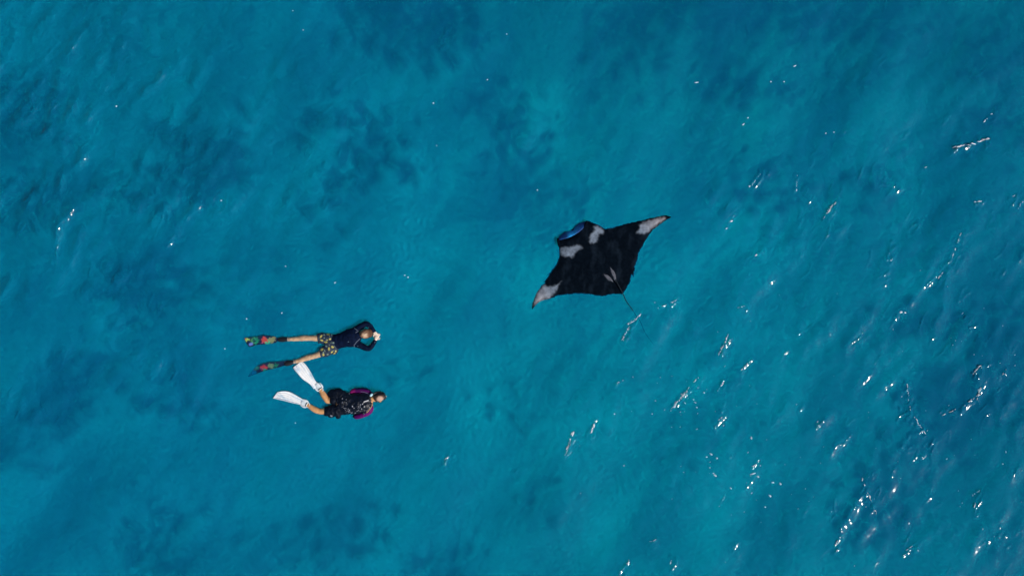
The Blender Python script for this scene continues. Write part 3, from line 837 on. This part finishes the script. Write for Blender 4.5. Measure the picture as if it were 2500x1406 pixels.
def loft_fin(left, right, zl, thick, nseg=10, n=6, ribs=(), crown=0.0):
    """blade between two edge polylines (photo pixels, heel to tip); zl = height heel to tip"""
    Lc = smooth_curve([(a, b, z) for (a, b), z in zip(left, zl)], n)
    Rc = smooth_curve([(a, b, z) for (a, b), z in zip(right, zl)], n)
    bm = bmesh.new()
    T, B = [], []
    for i, (a, b) in enumerate(zip(Lc, Rc)):
        tr, br = [], []
        f = i / (len(Lc) - 1)
        for k in range(nseg + 1):
            t = k / nseg
            p = a * (1 - t) + b * t
            z = p[2] + crown * math.sin(math.pi * t)
            for rp, rw, rh in ribs:
                z += rh * math.exp(-((t - rp) / rw) ** 2) * min(1, 4 * (1 - f))
            z += .004 * noise.noise(Vector((p[0] * .1, p[1] * .1, 2)))
            tr.append(bm.verts.new(W(p[0], p[1], z)))
            br.append(bm.verts.new(W(p[0], p[1], p[2] - thick)))
        T.append(tr); B.append(br)
    m = len(T)
    for i in range(m - 1):
        for k in range(nseg):
            bm.faces.new((T[i][k], T[i][k + 1], T[i + 1][k + 1], T[i + 1][k]))
            bm.faces.new((B[i][k], B[i + 1][k], B[i + 1][k + 1], B[i][k + 1]))
        for k in (0, nseg):
            bm.faces.new((T[i][k], T[i + 1][k], B[i + 1][k], B[i][k]))
    for i in (0, m - 1):
        for k in range(nseg):
            bm.faces.new((T[i][k], T[i][k + 1], B[i][k + 1], B[i][k]))
    return mesh_of(bm, 'blade')

def Z6(x, y): return 590 + x / 10.813, 800 + y / 10.813
NAVY = lin(4, 26, 62)
def fin_print(spots, seed, fade=1.0):
    def f(c):
        u, v = pxof(c)
        x, y = (u - 590) * 10.813, (v - 800) * 10.813
        x += 42 * noise.noise(c * 22 + Vector((seed, 0, 0))) + 30 * noise.noise(c * 60 + Vector((seed, 3, 0))); y += 40 * noise.noise(c * 22 + Vector((0, seed, 4))) + 30 * noise.noise(c * 60 + Vector((0, seed, 9)))
        base = mixc(NAVY, lin(6, 44, 70), noise.noise(c * 25) + .3)
        for a, b, ra, rb, colr, mode in spots:
            q = ((x - a) / ra) ** 2 + ((y - b) / rb) ** 2
            if q < 1.1:
                if mode == 'speckle':
                    s2 = noise.noise(c * 75 + Vector((3, seed, 0)))
                    k = max(0, min(1, (s2 + .22) * 3.0)) * (1 - max(0, (q - .6) / .5))
                    c2 = mixc(colr, lin(120, 180, 70), max(0, (x - a) * -.006 + .4 * noise.noise(c * 50)) if seed < 5 else 0)
                    base = mixc(base, c2, k * .95)
                else:
                    base = mixc(colr, base, (q - .7) / .4)
                    base = mixc(base, lin(120, 150, 90), .25 * max(0, noise.noise(c * 60)))
        return base
    return f
SP1 = [(340, 340, 125, 110, lin(28, 150, 112), 'speckle'), (150, 305, 42, 45, lin(150, 178, 92), 'f'), (95, 293, 24, 32, lin(196, 84, 76), 'f'), (240, 430, 58, 48, lin(92, 116, 196), 'f'), (780, 335, 118, 78, lin(122, 132, 98), 'f'), (600, 320, 92, 88, lin(176, 66, 70), 'f'), (545, 400, 40, 30, lin(150, 70, 110), 'f'), (690, 400, 70, 26, lin(40, 176, 140), 'f'), (865, 250, 34, 22, lin(130, 120, 80), 'f')]
SP2 = [(360, 1050, 150, 60, lin(16, 110, 108), 'speckle'), (600, 1030, 85, 70, lin(150, 48, 68), 'f'), (540, 1090, 40, 26, lin(120, 50, 90), 'f'), (765, 1005, 85, 72, lin(86, 118, 98), 'f'), (620, 1105, 62, 28, lin(14, 128, 110), 'f'), (900, 985, 60, 82, lin(24, 128, 98), 'speckle'), (320, 1180, 70, 50, lin(10, 62, 128), 'f')]
fin_cloth = matte('printed_fin_blade', (0, 0, 0), 0.45, 0.3, 0.15, 50, attr='print')
for left, right, zl, pocket, pr, ps, seed, strap_at in (
        ([Z6(*q) for q in ((1180, 285), (960, 275), (860, 235), (600, 205), (350, 240), (120, 268), (78, 275))], [Z6(*q) for q in ((1180, 340), (960, 350), (890, 395), (650, 430), (400, 455), (200, 500), (88, 330))],
         (.030, .036, .040, .040, .036, .034, .032), [(702, 828.2, .038), (690, 828.5, .036), (680, 829, .034)], SP1, None, 1.0, ((705, 823), (705, 833))),
        ([Z6(*q) for q in ((1240, 850), (1000, 890), (800, 900), (600, 930), (430, 1000), (280, 1130), (165, 1270))], [Z6(*q) for q in ((1290, 955), (1060, 1020), (900, 1065), (700, 1110), (520, 1165), (360, 1230), (180, 1300))],
         (.034, .038, .038, .032, .018, .000, -.040), [(716, 883.5, .036), (706, 886, .038), (696, 889, .038)], SP2, None, 6.0, ((719, 877), (722, 888)))):
    bm = bmesh.new()
    tube(bm, [W(*q) for q in smooth_curve(pocket, 4)], [(.040 + .012 * math.sin(math.pi * i / 8), .036 - .001 * i) for i in range(9)], 14)
    pk = link('swim_fin', mesh_of(bm), black_rubber, p1, O1)
    bl = loft_fin(left, right, zl, .008, 26, 14, ((.05, .04, .010), (.95, .04, .010)))
    paint(bl, fin_print(pr, seed))
    link('blade', bl, fin_cloth, pk, O1)
    bm = bmesh.new()
    for k in range(2):
        a, b = strap_at
        q0 = W(a[0] - 3 + 4 * k, a[1], .045); q1 = W(b[0] - 3 + 4 * k, b[1], .045); mid = (q0 + q1) / 2 + Vector((0, 0, .035))
        tube(bm, [Vector(q) for q in smooth_curve([tuple(q0), tuple(mid), tuple(q1)], 5)], [.0045] * 11, 6)
    link('strap', mesh_of(bm), matte('grey_strap', (0.22, 0.24, 0.26), 0.6, 0.3, 0.3, 50), pk, O1)

# ---- second swimmer: loose black shirt, purple sleeves, white fins -----------------
p2 = empty('person', W(860, 983, 0))
tag(p2, 'face-down snorkeller in loose black shirt with purple sleeves, cropped head and short white fins', 'person', 'snorkellers floating face down')
O2 = p2.location
bm = bmesh.new()
limb(bm, [(826, 983, .02), (846, 982, .035), (868, 983, .045), (888, 982, .05), (904, 976, .055)], [(.15, .10), (.145, .095), (.155, .10), (.150, .10), (.10, .08)], 4, 18)
limb(bm, [(828, 968, .0), (812, 972, .02), (801, 978, .022), (796, 973, .030), (789.5, 963, .036), (782, 950.5, .038)], [.085, .075, .062, .060, .062, .040])
limb(bm, [(826, 996, .0), (808, 1002, .02), (790, 1004, .03), (779, 1003.5, .034), (768, 999, .036), (750, 987.5, .038)], [.085, .075, .062, .058, .062, .040])
limb(bm, [(782, 950.5, .038), (777, 944, .036), (770, 935, .032)], [(.040, .040), (.046, .034), (.045, .022)])
limb(bm, [(750, 987.5, .038), (742, 984, .036), (731, 980.5, .032)], [(.040, .040), (.046, .034), (.045, .022)])
limb(bm, [(898, 976, .065), (909, 973.5, .085), (918, 972, .095)], [.075, .062, .065])
hc2 = W(925, 970, .11)
ball(bm, hc2, (.112, .086, .100), math.radians(14))
ball(bm, hc2 + Vector((.085, .015, -.05)), (.05, .058, .06))
ball(bm, hc2 + Vector((.138, .022, -.06)), (.022, .013, .016))
for s_ in (-1, 1):
    ball(bm, hc2 + Vector((.01 - .02 * s_, s_ * .088, -.02)), (.028, .011, .032), math.radians(14))
# arms: elbows out and back, forearms folded under the chest
limb(bm, [(898, 963, .040), (886, 955, .04), (868, 953, .03)], [.064, .054, .048])
limb(bm, [(868, 953, .03), (876, 962, -.06), (892, 970, -.12)], [.048, .044, .030])
limb(bm, [(903, 994, .045), (890, 1008, .04), (872, 1016, .03)], [.064, .054, .048])
limb(bm, [(872, 1016, .03), (884, 1003, -.06), (898, 986, -.12)], [.048, .044, .030])
hand(bm, W(892, 970, -.12), Vector((.9, -.2, -.1)), 1, .4)
hand(bm, W(898, 986, -.12), Vector((.9, .2, -.1)), -1, .4)
body2 = fuse(bm, 0.006, 3)
link('body', body2, skin_material('sunburnt_wet_skin', (0.58, 0.30, 0.13)), p2, O2)
# purple sleeves with a dark outer panel
purple = lin(104, 6, 104)
def sleeve_tone(side):
    def f(c):
        u, v = pxof(c)
        if side > 0:
            e = (v - (948.5 + abs(u - 884) ** 2 * .009)) / 3.0
            k = mixc(lin(6, 10, 56), lin(66, 3, 74), e)
            return mixc(k, lin(130, 24, 96), (870 - u) / 7 * .8 + .3 * noise.noise(c * 50))
        k = mixc(lin(98, 6, 94), lin(74, 3, 80), (900 - u) / 26)
        return mixc(k, lin(10, 24, 54), (868 - u) / 5)
    return f
for path, rad, side in (([(903, 962, .05), (897, 956, .055), (886, 953, .056), (874, 952.5, .052), (864, 954, .045), (858, 958, .03)], [.062, .060, .056, .054, .050, .046], 1),
                        ([(904, 992, .05), (905, 999, .055), (898, 1007, .056), (886, 1012.5, .052), (874, 1016.5, .045), (866, 1017, .03)], [.056, .056, .054, .052, .050, .046], -1)):
    bm = bmesh.new()
    limb(bm, path, rad, 4, 16)
    q = path[-1]
    limb(bm, [q, (q[0] + 10, q[1] + 8 * side, -.06), (q[0] + 24, q[1] + 14 * side, -.11)], [.048, .048, .040])
    sl = fuse(bm, .006, 3)
    wrinkle(sl, .004, 16, 2.0 + side, (1, 1, 1), .002)
    paint(sl, sleeve_tone(side))
    sl_o = link('sleeve', sl, matte('purple_wet_lycra', (0, 0, 0), 0.6, 0.12, 0.2, 30, attr='print'), p2, O2)
    pp = drape(BVHTree.FromPolygons([v.co + O2 for v in sl.vertices], [tuple(p.vertices) for p in sl.polygons]),
               [Z5(*q) for q in (((1345, 340), (1450, 355), (1560, 390), (1640, 440)) if side > 0 else ((1440, 1095), (1470, 1075), (1490, 1060)))], .003)
    if len(pp) > 2:
        bm = bmesh.new(); tube(bm, pp, [(.0045, .003)] * len(pp), 6)
        link('seam', mesh_of(bm), seam_m, sl_o, O2)
# loose shirt
bm = bmesh.new()
limb(bm, [(838, 984, .03), (846, 984, .04), (862, 985, .055), (880, 984, .068), (896, 980, .068), (906, 977, .06)], [(.240, .10), (.225, .105), (.215, .118), (.200, .125), (.150, .11), (.095, .08)], 4, 22, False)
limb(bm, [(901, 969, .055), (893, 966, .058), (883, 965, .056)], [.070, .066, .06])
limb(bm, [(901, 990, .055), (897, 998, .06), (886, 1003, .058)], [.080, .080, .07])
shirt = fuse(bm, 0.0065, 3)
wrinkle(shirt, .013, 8.5, 5.0, (.8, 1.25, 1), .008)
wrinkle(shirt, .004, 30, 9.0, (1, 1.1, 1), .004)
tree2 = bvh(shirt)
wet = matte('black_wet_cotton', (0.0014, 0.0045, 0.013), 0.30, 0.35, 0.35, 20, bump=0.35, bscale=45)
sh_o = link('shirt', shirt, wet, p2, O2)
# loose shorts
bm = bmesh.new()
limb(bm, [(848, 983, .035), (836, 983, .03), (824, 983, .02)], [(.205, .105), (.215, .105), (.19, .095)], 4, 20, False)
limb(bm, [(838, 968, .02), (826, 964, .028), (815, 964, .030), (806, 970, .03)], [(.115, .09), (.135, .085), (.125, .08), (.100, .07)], 4, 18, False)
limb(bm, [(838, 996, .02), (824, 1000, .028), (808, 1003, .030), (793, 1004, .03)], [(.125, .09), (.130, .085), (.120, .08), (.092, .07)], 4, 18, False)
ball(bm, W(823, 957, .02), (.06, .07, .06)); ball(bm, W(814, 976, .035), (.085, .095, .085)); ball(bm, W(826, 1012, .02), (.05, .085, .05)); ball(bm, W(806, 1012, .02), (.06, .06, .05))
so = fuse(bm, .0065, 3)
wrinkle(so, .014, 9, 12.0, (1, 1, 1), .006)
wet2 = matte('black_wet_board_cloth', (0.0014, 0.0045, 0.013), 0.6, 0.12, 0.35, 20, bump=0.3, bscale=50)
so_o = link('shorts', so, wet2, p2, O2)
pp = drape(BVHTree.FromPolygons([v.co + O2 for v in so.vertices], [tuple(p.vertices) for p in so.polygons]), [Z5(350, 1125), Z5(415, 1140)], .004, .5)
if len(pp) > 2:
    bm = bmesh.new(); tube(bm, pp, [(.016, .004)] * len(pp), 8)
    link('badge', mesh_of(bm), matte('pale_badge', (0.38, 0.40, 0.45), 0.5, 0.3, 0.3, 60), so_o, O2)
# seams and a tan cord lying over the right shoulder
for line, m_, w_ in (([(1465, 665), (1540, 640), (1615, 618)], matte('white_piping', (0.72, 0.72, 0.76), 0.5, 0.3, 0.1, 40), .009), ([(1735, 720), (1720, 800), (1660, 900), (1590, 980), (1540, 1025)], matte('tan_cord', (0.42, 0.24, 0.15), 0.5, 0.3, 0.3, 40), .010)):
    pp = drape(tree2, [Z5(*q) for q in line], .006)
    if len(pp) > 2:
        bm = bmesh.new(); tube(bm, pp, [(w_, .005)] * len(pp), 8)
        link('piping' if w_ < .0095 else 'cord', mesh_of(bm), m_, sh_o, O2)
# sun glitter on the wet cloth, modelled as thin pale streaks
fr = bmesh.new()
spots = [(735, 560, 60, 20, 70), (690, 730, 60, 30, -30), (760, 690, 30, 60, 0), (870, 680, 20, 90, 80), (880, 600, 12, 70, 80), (740, 800, 70, 20, -40), (820, 900, 90, 40, -30), (940, 960, 110, 60, -20), (1060, 850, 60, 25, 50), (1145, 895, 20, 40, 70), (1330, 790, 50, 25, 70), (1400, 760, 90, 30, 10), (1480, 790, 30, 50, 80),
         (1300, 870, 90, 30, 20), (1270, 950, 80, 25, 35), (1180, 1040, 90, 30, 0), (1000, 1030, 90, 40, 0), (1380, 900, 60, 40, 60), (1620, 880, 50, 30, 60), (1560, 960, 50, 20, 50), (760, 420, 10, 40, 70), (960, 415, 20, 14, 0), (1080, 810, 14, 14, 0)]
for x, y, sx, sy, an in spots:
    for k in range(max(3, int(sx * sy / 460))):
        a, b = random.gauss(0, sx * .45), random.gauss(0, sy * .45)
        t = math.radians(an) if sx > sy else 0
        u, v = Z5(x + a * math.cos(t) - b * math.sin(t), y - a * math.sin(t) - b * math.cos(t))
        ln = random.uniform(.4, 1.5); an2 = random.gauss(.9, .7)
        pp = drape(tree2, [(u, v), (u + ln * math.cos(an2), v - ln * math.sin(an2))], .002, .4)
        if len(pp) > 1:
            tube(fr, pp, [(random.uniform(.0025, .005), .003)] * len(pp), 5)
f2 = link('shirt_glints', mesh_of(fr), matte('glint_pale', (0.55, 0.58, 0.66), 0.4, 0.4, 0.3, 60), sh_o, O2)
f2['kind'] = 'stuff'
# cropped hair, mask, snorkel
bm = bmesh.new()
ball(bm, hc2 + Vector((-.004, .006, .003)), (.117, .091, .102), math.radians(14), 0, 28)
hair2 = fuse(bm, .005, 2)
wrinkle(hair2, .0015, 60, 4.0)
def hair2_tone(c):
    d = c - hc2
    bald = math.hypot((d.x - .032) / .072, (d.y + .024) / .060)
    a = mixc((0.46, 0.30, 0.23), (0.07, 0.038, 0.028), (bald - .72) * 2.2 + .35 * noise.noise(c * 30))
    return mixc(a, (0.012, 0.012, 0.016), (d.y - .040) / .025)
paint(hair2, hair2_tone)
link('hair', hair2, matte('cropped_hair', (0, 0, 0), 0.55, 0.25, 0.25, 120, attr='print', bump=.3, bscale=180), p2, O2)
mk = mask(p2, O2, hc2, .116, math.radians(14))
bm = bmesh.new()
q = [W(907, 964.5, .150), W(913, 960.5, .140), W(921, 957.5, .115), (W(930, 957, .06)), W(938, 961, .0)]
tube(bm, [Vector(a) for a in smooth_curve([tuple(a) for a in q], 6)], [.019] * 25, 10)
sn = link('snorkel', mesh_of(bm), black_rubber, p2, O2)
bm = bmesh.new(); tube(bm, [W(908.5, 962, .146), W(904.5, 966, .158)], [.026, .024], 12)
link('snorkel_tip', mesh_of(bm), matte('pale_blue_plastic', (0.45, 0.72, 0.82), 0.35, 0.4, 0.15, 30), sn, O2)

# white fins
white = matte('white_fin_rubber', (0, 0, 0), 0.35, 0.45, 0.06, 40, attr='print')
white_p = matte('white_fin_pocket', (0.70, 0.78, 0.82), 0.35, 0.45, 0.10, 30)
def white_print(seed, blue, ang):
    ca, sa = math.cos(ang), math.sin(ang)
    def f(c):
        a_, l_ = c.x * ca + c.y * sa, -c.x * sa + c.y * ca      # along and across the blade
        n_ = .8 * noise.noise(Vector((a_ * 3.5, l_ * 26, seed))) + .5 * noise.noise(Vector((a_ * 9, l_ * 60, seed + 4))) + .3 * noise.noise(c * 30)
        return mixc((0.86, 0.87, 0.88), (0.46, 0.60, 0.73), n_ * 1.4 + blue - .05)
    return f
for left, right, zl, pocket, seed, blue, ank in (
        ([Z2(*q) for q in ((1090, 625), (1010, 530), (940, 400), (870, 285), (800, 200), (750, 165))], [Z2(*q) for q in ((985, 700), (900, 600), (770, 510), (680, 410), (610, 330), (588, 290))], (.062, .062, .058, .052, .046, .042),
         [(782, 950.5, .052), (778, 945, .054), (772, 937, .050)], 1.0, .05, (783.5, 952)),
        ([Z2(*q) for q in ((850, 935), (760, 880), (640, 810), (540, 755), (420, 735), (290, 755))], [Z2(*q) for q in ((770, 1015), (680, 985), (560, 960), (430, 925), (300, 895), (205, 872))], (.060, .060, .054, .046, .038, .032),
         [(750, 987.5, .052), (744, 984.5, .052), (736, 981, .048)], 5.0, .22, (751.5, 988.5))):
    bm = bmesh.new()
    tube(bm, [W(*q) for q in smooth_curve(pocket, 4)], [(.048 + .010 * math.sin(math.pi * i / 8), .040 - .0012 * i) for i in range(9)], 14, False)
    pk = link('swim_fin', mesh_of(bm), white_p, p2, O2)
    bl = loft_fin(left, right, zl, .010, 30, 10, ((.05, .05, .030), (.95, .05, .030), (.30, .030, .016), (.50, .025, .012), (.70, .030, .016)), .004)
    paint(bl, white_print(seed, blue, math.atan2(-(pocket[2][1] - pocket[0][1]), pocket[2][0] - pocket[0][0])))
    link('blade', bl, white, pk, O2)
    ax = (W(*pocket[0]) - W(*pocket[2])).normalized()
    sd, up_ = ring_frame(ax)
    A = W(ank[0], ank[1], .05)
    dark_bits = bmesh.new()
    c0 = A - ax * .035
    tube(dark_bits, [c0 + sd * .052 * math.cos(t) + Vector((0, 0, .050 * math.sin(t))) for t in np.linspace(0.05, math.pi - .05, 13)], [(.009, .005)] * 13, 6)
    link('pocket_rim', mesh_of(dark_bits), black_rubber, pk, O2)
    bm = bmesh.new()
    tube(bm, [c0 - ax * .03 + sd * .056, c0 + sd * .058 + ax * .01, c0 + ax * .065 + sd * .035 + Vector((0, 0, .012)), c0 + ax * .078 + Vector((0, 0, .022)), c0 + ax * .065 - sd * .035 + Vector((0, 0, .012)), c0 - sd * .058 + ax * .01, c0 - ax * .03 - sd * .056], [(.008, .012)] * 7, 8)
    link('heel_strap', mesh_of(bm), matte('white_strap', (0.72, 0.76, 0.80), 0.4, 0.4, 0.1, 40), pk, O2)
    for s_ in (-1, 1):
        bm = bmesh.new()
        tube(bm, [c0 + sd * s_ * .066 + ax * .015, c0 + sd * s_ * .074 - ax * .03, c0 + sd * s_ * .070 - ax * .10], [(.010, .014), (.016, .016), (.008, .010)], 8)
        link('buckle', mesh_of(bm), white_p, pk, O2)
